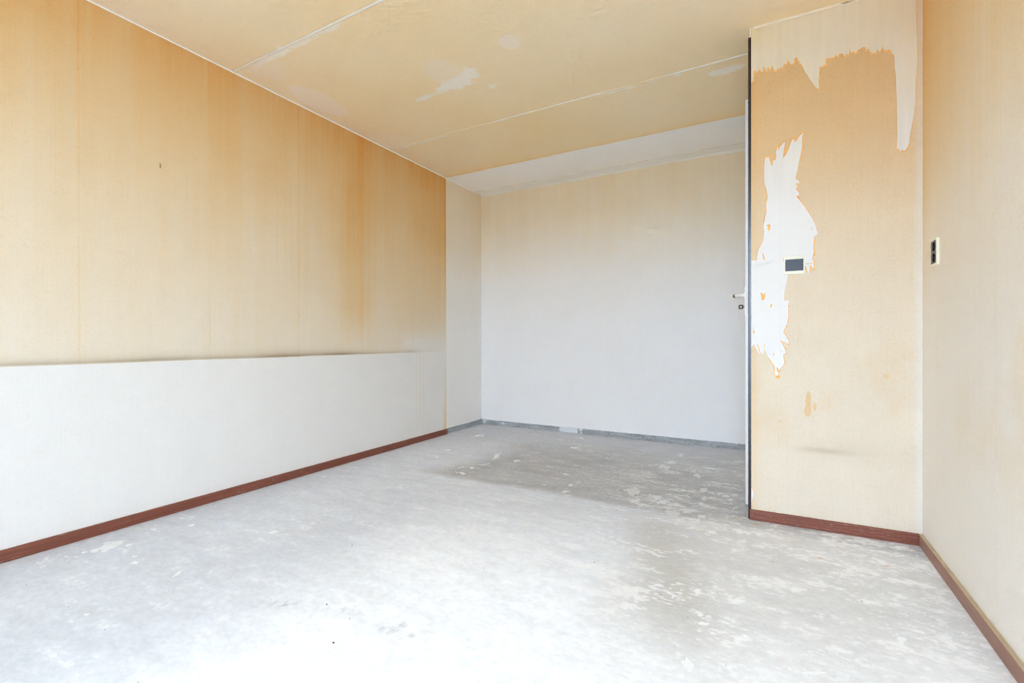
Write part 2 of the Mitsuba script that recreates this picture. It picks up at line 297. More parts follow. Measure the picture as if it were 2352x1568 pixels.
def ceiling_fn(p, n, uv):
    x, y = p.x, p.y
    wob = 0.012 * (fbm(x * 9, y * 9, 2.0) - 0.5)
    s = 0.80 + 0.5 * (fbm(x * 1.4, y * 1.4, 7.0) - 0.5) + 0.18 * ss(0.2, 2.6, y) - 0.36 * ss(-1.4, 0.0, x) * ss(2.8, 2.1, y)
    s += 0.45 * dr.exp(-dr.abs(y - STAIN_Y + 0.01) / 0.035)
    s -= 0.20 * dr.exp(-(x - XL) / 0.12)

    def oval(a, b, ra, rb, soft=0.12):
        return ss(1 + soft, 1 - soft, dr.sqrt(dr.square((x - a) / ra) + dr.square((y - b) / rb)))
    # pinkish filler circles over old fixings
    pink = oval(-1.125, 2.002, 0.052, 0.062) + oval(-2.42, 1.93, 0.10, 0.20, 0.06) + 0.7 * oval(-1.56, 2.07, 0.10, 0.14, 0.25) + 0.6 * oval(-2.45, 2.55, 0.13, 0.16, 0.3) + 0.7 * oval(-2.38, 1.56, 0.11, 0.1, 0.4)
    pink = dr.clip(pink, 0, 1)
    s -= 0.34 * pink
    # flaked-off distemper
    g1, g2, g3 = fbm(x * 22, y * 30, 1.0), fbm(x * 75, y * 95, 3.0), fbm(x * 170, y * 190, 5.0)
    rough = 0.40 * g1 + 0.32 * g2 + 0.28 * g3

    def flake(a, b, ra, rb, ang, gain):
        ca, sa = math.cos(ang), math.sin(ang)
        q = dr.square(((x - a) * ca + (y - b) * sa) / ra) + dr.square((-(x - a) * sa + (y - b) * ca) / rb)
        return gain * dr.exp(-q)
    m = flake(-1.56, 2.17, 0.11, 0.055, -0.15, 0.80) + flake(-1.62, 2.20, 0.30, 0.10, -0.1, 0.20) + flake(-1.80, 2.20, 0.16, 0.04, -0.15, 0.42) + flake(-1.43, 2.10, 0.05, 0.10, 0.0, 0.46)
    m += flake(-1.25, 2.26, 0.06, 0.06, 0.0, 0.27) + flake(-1.40, 2.30, 0.06, 0.04, 0.0, 0.40) + flake(-0.86, 1.93, 0.07, 0.05, 0.0, 0.42) + flake(-0.72, 2.02, 0.05, 0.05, 0.0, 0.42) + flake(-0.50, 2.02, 0.08, 0.05, 0.0, 0.42) + flake(-1.20, 1.86, 0.08, 0.05, 0.0, 0.25)
    m += flake(-0.22, 2.79, 0.14, 0.045, 0.0, 0.85) + flake(-2.28, 1.60, 0.05, 0.012, 0.5, 0.42) + flake(-1.25, 2.55, 0.18, 0.08, 0.0, 0.22) + flake(-0.2, 2.95, 0.12, 0.05, 0.0, 0.25)
    m += 0.17 * ss(0.48, 0.68, fbm(x * 2.4, y * 2.4, 11.0)) * ss(-2.2, -1.6, x)
    for jy, gain in ((1.4894, 0.54), (2.6802, 0.46)):
        run = 0.25 + 1.1 * noise(x * 2.6, jy, 1.0) + 0.5 * (noise(x * 9, y * 70, 4.0) - 0.5)
        m += gain * run * (dr.exp(-dr.square((y - jy - 0.020) / 0.030)) + 0.45 * dr.exp(-dr.square((y - jy + 0.030) / 0.030)))
        s += 0.22 * dr.exp(-dr.abs(dr.abs(y - jy) - 0.011) / 0.004)
    m += 0.30 * dr.exp(-(x - XL) / 0.012) * noise(y * 4, 3.0, 1.0)
    bare = ss(0.44, 0.66, m + (rough - 0.5) * 1.25 + 0.02)
    clean = ss(STAIN_Y - 0.004 + wob, STAIN_Y + 0.006 + wob, y)
    s = dr.lerp(dr.lerp(s, 0.20, bare * 0.80), 0.10, clean)
    c = stained((0.94, 0.925, 0.905), K_CEIL, dr.maximum(s, 0))
    c = c * (mi.Color3f(1, 1, 1) - pink * (1 - clean) * mi.Color3f(0.0, 0.035, 0.03))
    return c * (1 + 0.05 * (fbm(x * 130, y * 130, 5.0) - 0.5))


def ceiling_bump(p, n, uv):
    return fbm(p.x * 110, p.y * 110, 1.0)


def filler_fn(p, n, uv):
    v = fbm(p.x * 9, p.y * 9, p.z * 9)
    return stained((0.82, 0.81, 0.78), K_CEIL, 0.12 + 0.5 * v * v)


def joint_fn(p, n, uv):
    worn = ss(0.42, 0.60, fbm(p.x * 3.2, p.y * 9, 1.0) + 0.10 * ss(-1.6, -0.4, p.x))
    return stained((0.88, 0.87, 0.84), K_CEIL, dr.lerp(mi.Float(0.75), mi.Float(0.22), worn))


def stained_filler_fn(p, n, uv):
    crack = ss(0.56, 0.62, noise(p.x * 28, p.y * 28, p.z * 420)) * ss(0.45, 0.6, noise(p.x * 9, 3.0, 1.0))
    c = stained((0.88, 0.87, 0.84), K_CEIL, 0.40 + 0.3 * fbm(p.x * 25, p.y * 25, p.z * 90))
    return mix(c, C(lin(120, 96, 64)), crack * 0.7)


def floor_fn(p, n, uv):
    x, y = p.x, p.y
    f1, f2 = fbm(x * 1.7, y * 1.7, 1.0), fbm(x * 9, y * 13, 2.0)
    streak = fbm(x * 7, y * 24, 4.0)                                  # trowel and scraper strokes
    fine = fbm(x * 60, y * 95, 6.0)
    mid = ss(-1.75, -1.0, x + 0.5 * (f1 - 0.5)) * ss(2.3, 1.3, y + 0.5 * (f1 - 0.5))  # window light painted into the dusty screed, paler towards the middle front
    dusty_lit = mix(mix(C(lin(203, 210, 221)), C(lin(215, 221, 230)), f1), C(lin(237, 242, 248)), mid) * (0.93 + 0.14 * streak)
    glue = mix(C(lin(164, 167, 172)), C(lin(184, 187, 191)), f2) * (0.90 + 0.2 * streak)
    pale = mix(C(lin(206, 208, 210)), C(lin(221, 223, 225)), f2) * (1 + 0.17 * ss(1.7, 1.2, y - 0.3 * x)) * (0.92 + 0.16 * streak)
    wob = 0.10 * (fbm(x * 4, y * 4, 9.0) - 0.5)
    # old carpet glue: the back of the room and a tongue along the partition
    back = ss(2.30, 2.40, y + wob * 0.5) * ss(-2.05, -1.72, x + 0.35 * (f1 - 0.5) - 0.12 * (y - 2.6)) * ss(4.25, 3.0, y + 0.4 * (f1 - 0.5))
    right = ss(-0.60, -0.30, x - 0.10 * (y - 1.3) + 0.5 * wob + 0.35 * (f2 - 0.5)) * ss(0.35, 1.3, y)
    c = mix(dusty_lit, pale, right * (0.9 - 0.35 * ss(1.7, 0.9, y)))
    c = mix(c, glue, dr.clip(back * (1 - 0.35 * ss(-0.5, 0.0, x) * ss(2.7, 2.3, y)), 0, 1) * 0.95)
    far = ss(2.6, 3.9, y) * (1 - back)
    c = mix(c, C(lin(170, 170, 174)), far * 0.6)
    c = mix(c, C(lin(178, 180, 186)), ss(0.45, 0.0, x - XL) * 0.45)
    # scraped, chalky patches
    m = 0.55 * streak + 0.45 * fine
    where = ss(-1.1, -0.2, x) * ss(0.4, 1.0, y) * ss(3.9, 2.7, y)
    chalk = ss(0.55, 0.67, m + 0.16 * (f2 - 0.5) + 0.10 * (f1 - 0.5)) * where + ss(0.66, 0.74, m) * 0.5 * (1 - where)
    c = mix(c, C(lin(234, 236, 238)), chalk * 0.72)
    g = ss(0.56, 0.70, 0.6 * fbm(x * 34, y * 62, 3.0) + 0.4 * noise(x * 210, y * 330, 3.0)) * ss(0.42, 0.66, noise(x * 6, y * 6, 5.0))
    c = mix(c, C(lin(236, 240, 244)), g * (0.12 + 0.5 * where))
    tan = dr.exp(-dr.square((x + 0.40 - 0.28 * (2.0 - y)) / 0.13)) * ss(2.35, 2.1, y) * ss(1.15, 1.6, y) * (1 - chalk)
    c = mix(c, C(lin(180, 178, 170)), tan * 0.55)
    speck = ss(0.76, 0.84, noise(x * 130, y * 190, 12.0)) * ss(0.35, 0.6, noise(x * 5, y * 7, 2.0)) * ss(2.0, 2.5, y)
    c = mix(c, C(lin(214, 217, 222)), speck * 0.75)
    haze = ss(0.50, 0.72, fbm(x * 5, y * 15, 14.0)) * where * ss(2.0, 2.4, y)
    c = mix(c, C(lin(206, 207, 206)), haze * 0.45)
    rust = dr.exp(-dr.square((x + 0.155) / 0.035) - dr.square((y - 2.45) / 0.012)) * noise(x * 60, y * 60, 1.0)
    c = mix(c, C(lin(186, 150, 96)), rust * 0.7)

    def scuff(a, b, ra, rb):
        return dr.exp(-dr.square((x - a) / ra) - dr.square((y - b) / rb)) * ss(0.5, 0.72, fbm(x * 50, y * 38, 8.0))
    c = c * (1 - 0.22 * (scuff(-1.37, 0.95, 0.05, 0.03) + scuff(-1.2, 1.03, 0.07, 0.03) + scuff(-0.95, 1.03, 0.10, 0.04)))
    mott = fbm(x * 26, y * 34, 7.0)
    grain = noise(x * 420, y * 420, 3.0)
    return c * (0.86 + 0.15 * fine + 0.09 * mott + 0.07 * grain)


def floor_bump(p, n, uv):
    return 0.7 * fbm(p.x * 30, p.y * 55, 2.0) + 0.3 * noise(p.x * 240, p.y * 240, 1.0)


def concrete_fn(p, n, uv):
    a = p.x + p.y
    v = fbm(a * 11, p.z * 60, 1.0)
    g = fbm(a * 90, p.z * 160, 4.0)
    c = mix(C(lin(158, 163, 166)), C(lin(178, 183, 186)), ss(0.25, 0.75, v)) * (0.84 + 0.32 * g)
    return mix(c, C(lin(96, 96, 96)), ss(0.80, 0.86, noise(p.x * 90 + p.y * 90, p.z * 140, 2.0)) * 0.5)


def skirting_fn(p, n, uv):
    a = p.x * 0.9 + p.y * 1.1
    g = fbm(a * 5, p.z * 260 + 3 * noise(a * 3, 1.0), 2.0)
    c = mix(C(lin(110, 61, 48)), C(lin(138, 82, 64)), g)
    w = ss(0.60, 0.80, fbm(a * 60, p.z * 420, 5.0)) * ss(0.40, 0.65, noise(a * 5, p.z * 40, 3.0))
    return mix(c, C(lin(190, 172, 162)), w * 0.28)


def skirting_dusty_fn(p, n, uv):
    d = 0.35 + 0.35 * fbm(p.y * 6, p.z * 60, 8.0)
    return mix(skirting_fn(p, n, uv), C(lin(164, 140, 128)), d)


def raw_edge_fn(p, n, uv):
    g = fbm(p.x * 160, p.y * 14, 3.0)
    return mix(C(lin(176, 156, 128)), C(lin(208, 192, 166)), g)


def diffuse(fn):
    return {'type': 'diffuse', 'reflectance': mikit.proc(fn)}


def plain(r, g, b, rough=0.5, spec=0.5, **k):
    return {'type': 'principled', 'base_color': {'type': 'rgb', 'value': lin(r, g, b)}, 'roughness': rough, 'specular': spec, **k}


MATERIALS = {
    'paper_left': diffuse(wall_left_fn), 'paper_back': diffuse(wall_back_fn), 'paper_right': diffuse(wall_right_fn),
    'paper_partition': diffuse(partition_paper_fn), 'bare_plaster': diffuse(plaster_fn), 'paper_backing': diffuse(backing_fn),
    'ceiling_paint': {'type': 'bumpmap', 'tex': mikit.proc(ceiling_bump, 0.002), 'scale': 0.0042, 'nested': diffuse(ceiling_fn)},
    'filler': diffuse(filler_fn), 'joint_paint': diffuse(joint_fn), 'stained_filler': diffuse(stained_filler_fn),
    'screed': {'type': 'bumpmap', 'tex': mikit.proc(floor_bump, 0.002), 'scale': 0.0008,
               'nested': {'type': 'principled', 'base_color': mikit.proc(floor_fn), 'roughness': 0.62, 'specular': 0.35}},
    'concrete': diffuse(concrete_fn),
    'skirting_wood': {'type': 'principled', 'base_color': mikit.proc(skirting_fn), 'roughness': 0.42, 'specular': 0.4},
    'skirting_dusty': {'type': 'principled', 'base_color': mikit.proc(skirting_dusty_fn), 'roughness': 0.6, 'specular': 0.3},
    'raw_edge': diffuse(raw_edge_fn),
    'spot_white': {'type': 'diffuse', 'reflectance': {'type': 'rgb', 'value': lin(224, 229, 235)}},
    'spot_chalk': {'type': 'diffuse', 'reflectance': {'type': 'rgb', 'value': lin(240, 244, 248)}},
    'spot_cream': {'type': 'diffuse', 'reflectance': {'type': 'rgb', 'value': lin(220, 223, 226)}},
    'fresh_paint': {'type': 'diffuse', 'reflectance': {'type': 'rgb', 'value': lin(246, 242, 234)}},
    'white_lacquer': plain(226, 226, 222, 0.35), 'white_edge': plain(222, 222, 224, 0.4),
    'dark_frame': plain(44, 30, 30, 0.22, 0.7), 'white_metal': plain(236, 236, 232, 0.3),
    'bronze': plain(112, 94, 66, 0.4), 'key_metal': plain(64, 48, 32, 0.55, 0.3),
    'cream_plastic': plain(226, 223, 206, 0.35), 'slate_plastic': plain(66, 72, 84, 0.45), 'black_plastic': plain(62, 56, 50, 0.4),
    'well_plastic': plain(20, 18, 17, 0.35), 'pin_metal': {'type': 'roughconductor', 'material': 'Cr', 'alpha': 0.25},
    'orange_scrap': {'type': 'twosided', 'bsdf': {'type': 'diffuse', 'reflectance': {'type': 'rgb', 'value': lin(222, 156, 86)}}},
    'grit': {'type': 'diffuse', 'reflectance': {'type': 'rgb', 'value': lin(70, 66, 66)}},
    'wall_core': {'type': 'diffuse', 'reflectance': {'type': 'rgb', 'value': lin(214, 208, 196)}},
    'pane_glass': {'type': 'thindielectric', 'int_ior': 1.5},
}
scene.update(MATERIALS)

# ------------------------------------------------------------------ the room
rng = np.random.default_rng(7)


def ragged(a, b, amp, step, z, seed):
    """Points from a to b at about height z, jittered like a torn or cut paper edge."""
    r = np.random.default_rng(seed)
    n = max(2, int(abs(b - a) / step))
    t = np.linspace(a, b, n + 1)
    j = r.normal(0, 1, n + 1)
    j = 0.6 * j + 0.4 * np.convolve(r.normal(0, 2, n + 7), np.ones(7) / 7, 'valid')
    return [(float(x), float(z + amp * k)) for x, k in zip(t, j)]


# floor
fl = struct('floor', 'bare pale grey screed floor with white scraped plaster spots')
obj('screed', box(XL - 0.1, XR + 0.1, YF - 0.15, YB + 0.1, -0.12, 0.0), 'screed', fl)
for i, (cx, cy, ax, ay, bx, by) in enumerate(FLOOR_SPOTS):
    r = np.random.default_rng(100 + i)

    def blob(x, y, ka, kb, n=18):
        th = np.linspace(0, 2 * np.pi, n, endpoint=False)
        rad = np.clip(1 + sum(r.normal(0, 0.22 / k ** 0.6) * np.cos(k * th + r.uniform(0, 6.28)) for k in range(2, 8)) + r.normal(0, 0.10, n), 0.3, 1.7)
        return Polygon(np.column_stack([x + rad * (ka * ax * np.cos(th) + kb * bx * np.sin(th)), y + rad * (ka * ay * np.cos(th) + kb * by * np.sin(th))])).buffer(0)
    size = math.hypot(ax, ay)
    if size < 0.022:
        g = blob(cx, cy, 1, 1)
    else:                                                             # a smear: overlapping dabs thinning out towards its ends
        g = [blob(cx, cy, 0.45, 0.6)]
        for _ in range(int(10 + size * 160)):
            s, q = np.clip(r.normal(0, 0.5), -1.15, 1.15), np.clip(r.normal(0, 0.45), -1, 1)
            k = r.uniform(0.10, 0.34) * (1.15 - 0.6 * abs(s))
            g.append(blob(cx + s * ax + q * bx, cy + s * ay + q * by, k, k * r.uniform(0.7, 1.6), 12))
        g = unary_union(g)
    g = g.simplify(0.0006).buffer(0)
    gs = [q for q in (g.geoms if hasattr(g, 'geoms') else [g]) if q.area > 1.5e-6]
    m = trimesh.util.concatenate([trimesh.creation.extrude_polygon(q, 0.0006) for q in gs])
    obj('plaster_spot', m, 'spot_chalk' if cx < -1.3 or cy < 2.3 else 'spot_white' if i % 3 else 'spot_cream', fl)

# ceiling: concrete slabs with bevelled, filled joints
ce = struct('ceiling', 'nicotine-yellowed ceiling of slabs with filled joints and a paler strip at the back')
edges = [YF - 0.15, *JOINTS, YB + 0.1]
for a, b in zip(edges, edges[1:]):
    a1, b1 = a + 0.004, b - 0.004
    prof = [(a1 + 0.006, H), (b1 - 0.006, H), (b1, H + 0.005), (b1, H + 0.12), (a1, H + 0.12), (a1, H + 0.005)]
    m = trimesh.creation.extrude_polygon(Polygon(prof), XR - XL + 0.2)
    obj('slab', frame_map(m, (XL - 0.1, 0, 0), (0, 1, 0), (0, 0, 1), (1, 0, 0)), 'ceiling_paint', ce)
for j in JOINTS:
    th = np.linspace(math.pi, 2 * math.pi, 9)
    r = 0.0085
    prof = [(j + r * math.cos(t), H + 0.004 + r * 0.75 * math.sin(t)) for t in th]
    m = trimesh.creation.extrude_polygon(Polygon(prof + [(j + r, H + 0.03), (j - r, H + 0.03)]), XR - XL + 0.02)
    obj('joint_filler', frame_map(m, (XL - 0.01, 0, 0), (0, 1, 0), (0, 0, 1), (1, 0, 0)), 'joint_paint' if abs(j - 2.68) < 0.01 else 'filler', ce, smooth=40)

# left wall: core, seven-odd drops of paper, bare concrete where the skirting is gone
wl = struct('wall_left', 'left wall papered in linen-print drops, stained brown above a clean white band')
obj('core', box(XL - 0.1, XL - 0.0012, YF - 0.15, YB + 0.1, -0.05, H + 0.05), 'concrete', wl)
seams = [YF - 0.1, *SEAMS_L, YB]
for i, (a, b) in enumerate(zip(seams, seams[1:])):
    g = 0.0
    low = 0.004
    pts = [(a + g, H - 0.002), (a + g, low)]
    if b <= STAIN_Y:
        pts += [(b - g, low)]
    else:
        s0 = max(a + g, STAIN_Y + 0.004)
        if a < STAIN_Y:
            pts += [(STAIN_Y, low), (s0, BH + 0.001)]
        else:
            pts[1] = (a + g, BH + 0.002)
        pts += ragged(s0 + 0.01, b - g - 0.002, 0.0014, 0.012, BH + 0.003, i) + [(b - g, BH + 0.004)]
    pts += [(b - g, H - 0.002)]
    obj('wallpaper_strip', sheet(Polygon(pts).buffer(0), 'left', -0.0012, 0.0002 * (i % 2)), 'paper_left', wl)
m = trimesh.creation.extrude_polygon(Polygon([(0, 0), (0.0045, 0), (0.0032, -0.0022), (0.0012, -0.0058), (0, -0.0058)]), STAIN_Y + 0.5 - YF)
m = frame_map(m, (XL + 0.0001, YF, H), (1, 0, 0), (0, 0, 1), (0, 1, 0))
m.fix_normals()
obj('filler_bead', m, 'fresh_paint', wl)

# back wall
wb = struct('wall_back', 'back wall with pale unstained linen-print paper above a bare concrete strip')
obj('core', box(XL - 0.1, XR + 0.1, YB + 0.0012, YB + 0.1, -0.05, H + 0.05), 'concrete', wb)
bs = [XL + 0.0005, -2.47, -1.944, -1.418, -0.892, -0.366, 0.16, XR]
for i, (a, b) in enumerate(zip(bs, bs[1:])):
    up = [(x, min(z, H - 0.001)) for x, z in ragged(b, a, 0.003, 0.02, H - 0.02 + 0.004 * math.sin(i * 2.1), 60 + i)]
    dn = ragged(a, b, 0.0012, 0.012, BH + 0.002, 30 + i)
    if i == 0:
        dn = [(x, z + (0.004 * abs(math.sin(x * 400)) if x < -2.50 else 0)) for x, z in dn]
    obj('wallpaper_strip', sheet(Polygon(dn + up).buffer(0), 'back', -0.0012, 0.0002 * (i % 2)), 'paper_back', wb)
up_band = Polygon([(XL, H - 0.045), (XR, H - 0.045), (XR, H), (XL, H)])
obj('plaster_edge', sheet(up_band, 'back', -0.0012, -0.0006), 'filler', wb)
obj('plaster_patch', sheet(Polygon([(-1.712, 0.040), (-1.700, 0.047), (-1.533, 0.046), (-1.530, 0.002), (-1.690, 0.002), (-1.700, 0.010), (-1.716, 0.014), (-1.706, 0.024)]), 'back', -0.0014, 0.0016), 'spot_white', wb)
obj('plaster_patch', sheet(Polygon([(-1.516, 0.040), (-1.508, 0.030), (-1.503, 0.022), (-1.492, 0.026), (-1.488, 0.042), (-1.484, 0.047), (-1.512, 0.047)]), 'back', -0.0014, 0.0012), 'spot_white', wb)
obj('plaster_patch', sheet(Polygon([(-1.512, 0.003), (-1.506, 0.012), (-1.498, 0.018), (-1.490, 0.012), (-1.484, 0.003)]), 'back', -0.0014, 0.0014), 'spot_white', wb)
obj('plaster_patch', sheet(Polygon([(-2.33, 0.030), (-2.318, 0.040), (-2.31, 0.036), (-2.30, 0.028), (-2.285, 0.026), (-2.29, 0.021), (-2.325, 0.021)]), 'back', -0.0014, 0.0010), 'spot_white', wb)
obj('plaster_patch', sheet(Polygon([(-2.545, 0.046), (-2.54, 0.020), (-2.53, 0.006), (-2.52, 0.012), (-2.515, 0.030), (-2.505, 0.036), (-2.498, 0.046)]), 'back', -0.0014, 0.0012), 'spot_cream', wb)

# right wall
wr = struct('wall_right', 'right wall papered in linen-print drops, yellowed towards the ceiling')
obj('core', box(XR + 0.0012, XR + 0.1, YF - 0.15, YB + 0.1, -0.05, H + 0.05), 'wall_core', wr)
rs = [2.60, 2.311, 1.779, 1.253, 0.727, 0.201, -0.325, YF - 0.1]
for i, (a, b) in enumerate(zip(rs, rs[1:])):
    obj('wallpaper_strip', sheet(sbox(-a, 0.004, -b, H - 0.002), 'right', -0.0012, 0.0002 * (i % 2)), 'paper_right', wr)

# short partition with torn paper
wp = struct('wall_partition', 'short partition with stained wallpaper torn off in ragged patches down to white plaster')
pn = np.array([PT[1], -PT[0]])


def on_partition(u0, u1, d0, d1, z0, z1):
    """A block along the partition's face; d is measured off the face towards the room."""
    m = trimesh.creation.extrude_polygon(sbox(u0, z0, u1, z1), d1 - d0)
    m.apply_translation((0, 0, d0))
    o, u, n = WALLS['partition']
    return frame_map(m, o, u, UP, n)


obj('plaster', on_partition(0, PLEN + 0.02, -0.075, -0.0011, 0, H + 0.01), 'bare_plaster', wp)


def P4(pts):
    return Polygon([(a / 1e4, b / 1e4) for a, b in pts]).buffer(0)


whole = sbox(0.0, 0.004, PLEN - 0.0005, H - 0.001)
top_torn, mid_torn, low_torn = P4(TOP_TORN + [(10, 24000)]), P4(MID_TORN), P4(LOW_TORN)


def rim(torn, widths, seed):
    """The torn area grown unevenly: here the print has come off and the orange backing shows."""
    r = np.random.default_rng(seed)
    grown = [torn]
    for g in (torn.geoms if hasattr(torn, 'geoms') else [torn]):
        L = g.exterior.length
        for s in np.arange(0, L, 0.0016):
            q = g.exterior.interpolate(s)
            w = widths(q.x, q.y) * max(0.05, 0.55 + 0.6 * r.normal())
            if w > 0.0003:
                grown.append(q.buffer(min(w, 0.010), quad_segs=1))
    return unary_union(grown)


def top_w(u, z):
    if z < 1.66:
        return 0.0045
    if (u > 0.53 and z < 2.10) or u > 0.6 or (0.205 < u < 0.262 and z < 2.06):
        return 0.0003
    return 0.0062


def mid_w(u, z):
    if z > 1.66:
        return 0.0055
    if u < 0.06:
        return 0.0030 if z > 1.15 else 0.0016
    if z < 1.0 and u > 0.07:
        return 0.0034
    if 1.42 < z < 1.56 or 1.15 < z < 1.30:
        return 0.0045
    return 0.0010


# the orange rim under the top tear hangs below the white edge, as the paper was pulled downwards
top_print = unary_union([rim(top_torn, top_w, 3), translate(top_torn.intersection(unary_union([sbox(0, 1.9, 0.205, 2.4), sbox(0.266, 1.9, 0.53, 2.4)])), 0.0006, -0.0075)])
mid_print = unary_union([rim(mid_torn, mid_w, 4), P4(TIP_TORN)])
low_print = rim(low_torn, lambda u, z: 0.0030, 5)
white_area = unary_union([top_torn, mid_torn, low_torn])
print_area = unary_union([top_print, mid_print, low_print])
tidy = lambda g, t: g.buffer(0.0001).simplify(t).buffer(0)
backing = tidy(whole.difference(white_area), 0.00025)
upper = tidy(whole.difference(print_area), 0.00025)
k = obj('paper_backing', sheet(backing, 'partition', -0.0011, -0.0005), 'paper_backing', wp)
part_label(k, 'orange paper backing showing along the torn edges')
k = obj('wallpaper', sheet(upper, 'partition', -0.0005, 0.0), 'paper_partition', wp)
part_label(k, 'stained linen-print wallpaper with torn holes')
for isl in ISLANDS:
    g = P4(isl)
    if g.area > 1e-7:
        obj('paper_remnant', sheet(g, 'partition', -0.0011, -0.0006), 'paper_backing', wp)
# filler at the ceiling, cracked
m = trimesh.creation.extrude_polygon(Polygon([(0, 0), (0.008, 0), (0.004, -0.003), (0.0010, -0.008), (0, -0.008)]), PLEN - 0.002)
o, u, n = WALLS['partition']
m = frame_map(m, (o[0], o[1], H), n, UP, u) if np.dot(np.cross(n, UP), u) > 0 else frame_map(trimesh.creation.extrude_polygon(Polygon([(0, 0), (0, -0.008), (0.0010, -0.008), (0.004, -0.003), (0.008, 0)]), PLEN - 0.002), (o[0], o[1], H), n, UP, u)
m.fix_normals()
obj('ceiling_filler', m, 'stained_filler', wp)

# passage wall behind the partition, with the door
XD = -0.0985                                                          # face of the door frame
wh = struct('wall_hall', 'wall of the passage beyond the dark door frame')
obj('core', box(-0.0835, 0.0, 3.53, YB + 0.05, -0.05, H + 0.05), 'wall_core', wh)
obj('lintel', box(-0.0875, -0.02, 2.5435, 3.53, 2.2685, H + 0.05), 'filler', wh)
k = obj('lintel', on_partition(-0.006, 0.0, -0.07, -0.002, 2.268, H), 'filler', wh)

tr = struct('trim_1', 'dark brown glossy door frame at the end of the partition')
st = trimesh.creation.extrude_polygon(Polygon([(-0.003, -0.004), (-0.0025, -0.0095), (-0.001, -0.0118), (0.165, -0.0150), (0.165, 0.05), (0.09, 0.05), (0.09, 0.0005), (-0.003, 0.0005)]), 2.2665)
# local x runs back from the partition's face, local y to the right
st = frame_map(st, (-0.0838, 2.470, 0.0), (0, 1, 0), (1, 0, 0), (0, 0, 1))
st.fix_normals()
obj('stile', st, 'dark_frame', tr)
obj('stile', box(XD, -0.03, 3.462, 3.53, 0.0, 2.2665), 'dark_frame', tr)
obj('head_rail', box(XD, -0.03, 2.635, 3.462, 2.215, 2.2665), 'dark_frame', tr)
obj('transom', box(XD, -0.03, 2.635, 3.462, 2.042, 2.082), 'dark_frame', tr)
obj('over_panel', box(XD + 0.012, -0.05, 2.635, 3.462, 2.082, 2.215), 'white_lacquer', tr)
obj('threshold', box(XD - 0.001, -0.03, 2.64, 3.462, 0.0, 0.008), 'skirting_wood', tr)

do = struct('door_1', 'white flush rebated door, closed, seen edge-on beside the dark frame')
leaf = trimesh.creation.extrude_polygon(sbox(0.0, 0.0, 0.85, 2.037).buffer(-0.0015).buffer(0.0015, quad_segs=2), 0.0155)
leaf = frame_map(leaf, (XD, 2.626 + 0.85, 0.016), (0, -1, 0), UP, (-1, 0, 0))
obj('leaf', leaf, 'white_lacquer', do)
plate = frame_map(rbox(0.030, 0.155, 0.005, 0.006), (XD - 0.0155, 2.662, 1.042), (0, -1, 0), UP, (-1, 0, 0))
hp = obj('handle_plate', plate, 'white_metal', do, smooth=40)
for dz in (0.072, -0.072):
    sc = trimesh.creation.cylinder(0.003, 0.003, sections=12)
    obj('screw', frame_map(sc, (XD - 0.0212, 2.662, 1.042 + dz), (0, 1, 0), UP, (-1, 0, 0)), 'bronze', hp)
path = [(XD - 0.019, 2.662, 1.074), (XD - 0.040, 2.662, 1.0735), (XD - 0.060, 2.665, 1.072), (XD - 0.068, 2.676, 1.0705), (XD - 0.070, 2.700, 1.070), (XD - 0.069, 2.775, 1.070)]


def tube(pts, radii, sides=14, flat=1.0):
    p = np.asarray(pts, float)
    t = np.gradient(p, axis=0)
    t /= np.linalg.norm(t, axis=1, keepdims=True)
    b = np.tile([0, 0, 1.0], (len(p), 1))
    a = np.cross(b, t)
    a /= np.linalg.norm(a, axis=1, keepdims=True)
    b = np.cross(t, a)
    ang = np.arange(sides) * 2 * np.pi / sides
    v = (p[:, None] + np.asarray(radii)[:, None, None] * (np.cos(ang)[None, :, None] * a[:, None] + flat * np.sin(ang)[None, :, None] * b[:, None])).reshape(-1, 3)
    f = []
    for i in range(len(p) - 1):
        for j in range(sides):
            q = [i * sides + j, i * sides + (j + 1) % sides, (i + 1) * sides + (j + 1) % sides, (i + 1) * sides + j]
            f += [[q[0], q[1], q[2]], [q[0], q[2], q[3]]]
    n0, n1 = len(v), len(v) + 1
    v = np.vstack([v, p[0], p[-1]])
    for j in range(sides):
        f += [[(j + 1) % sides, j, n0], [(len(p) - 1) * sides + j, (len(p) - 1) * sides + (j + 1) % sides, n1]]
    m = trimesh.Trimesh(v, f)
    m.fix_normals()
    return m


ha = obj('handle', tube(path, [0.0095, 0.0085, 0.0075, 0.0075, 0.0075, 0.0085], flat=0.95), 'white_metal', do, smooth=50)
obj('end_cap', trimesh.creation.icosphere(2, 0.0088).apply_translation((XD - 0.0685, 2.672, 1.0705)), 'bronze', ha, smooth=True)
hub = lathe([(0, 0), (0.0145, 0), (0.0140, 0.004), (0.011, 0.006), (0, 0.006)])
obj('rosette', frame_map(hub, (XD - 0.0200, 2.662, 1.074), (0, 1, 0), UP, (-1, 0, 0)), 'white_metal', hp, smooth=30)

# skirting
def skirt_profile(t, h):
    return [(0, 0), (t, 0), (t, h - 0.006), (t - 0.0012, h - 0.0025), (t - 0.004, h), (0, h)]


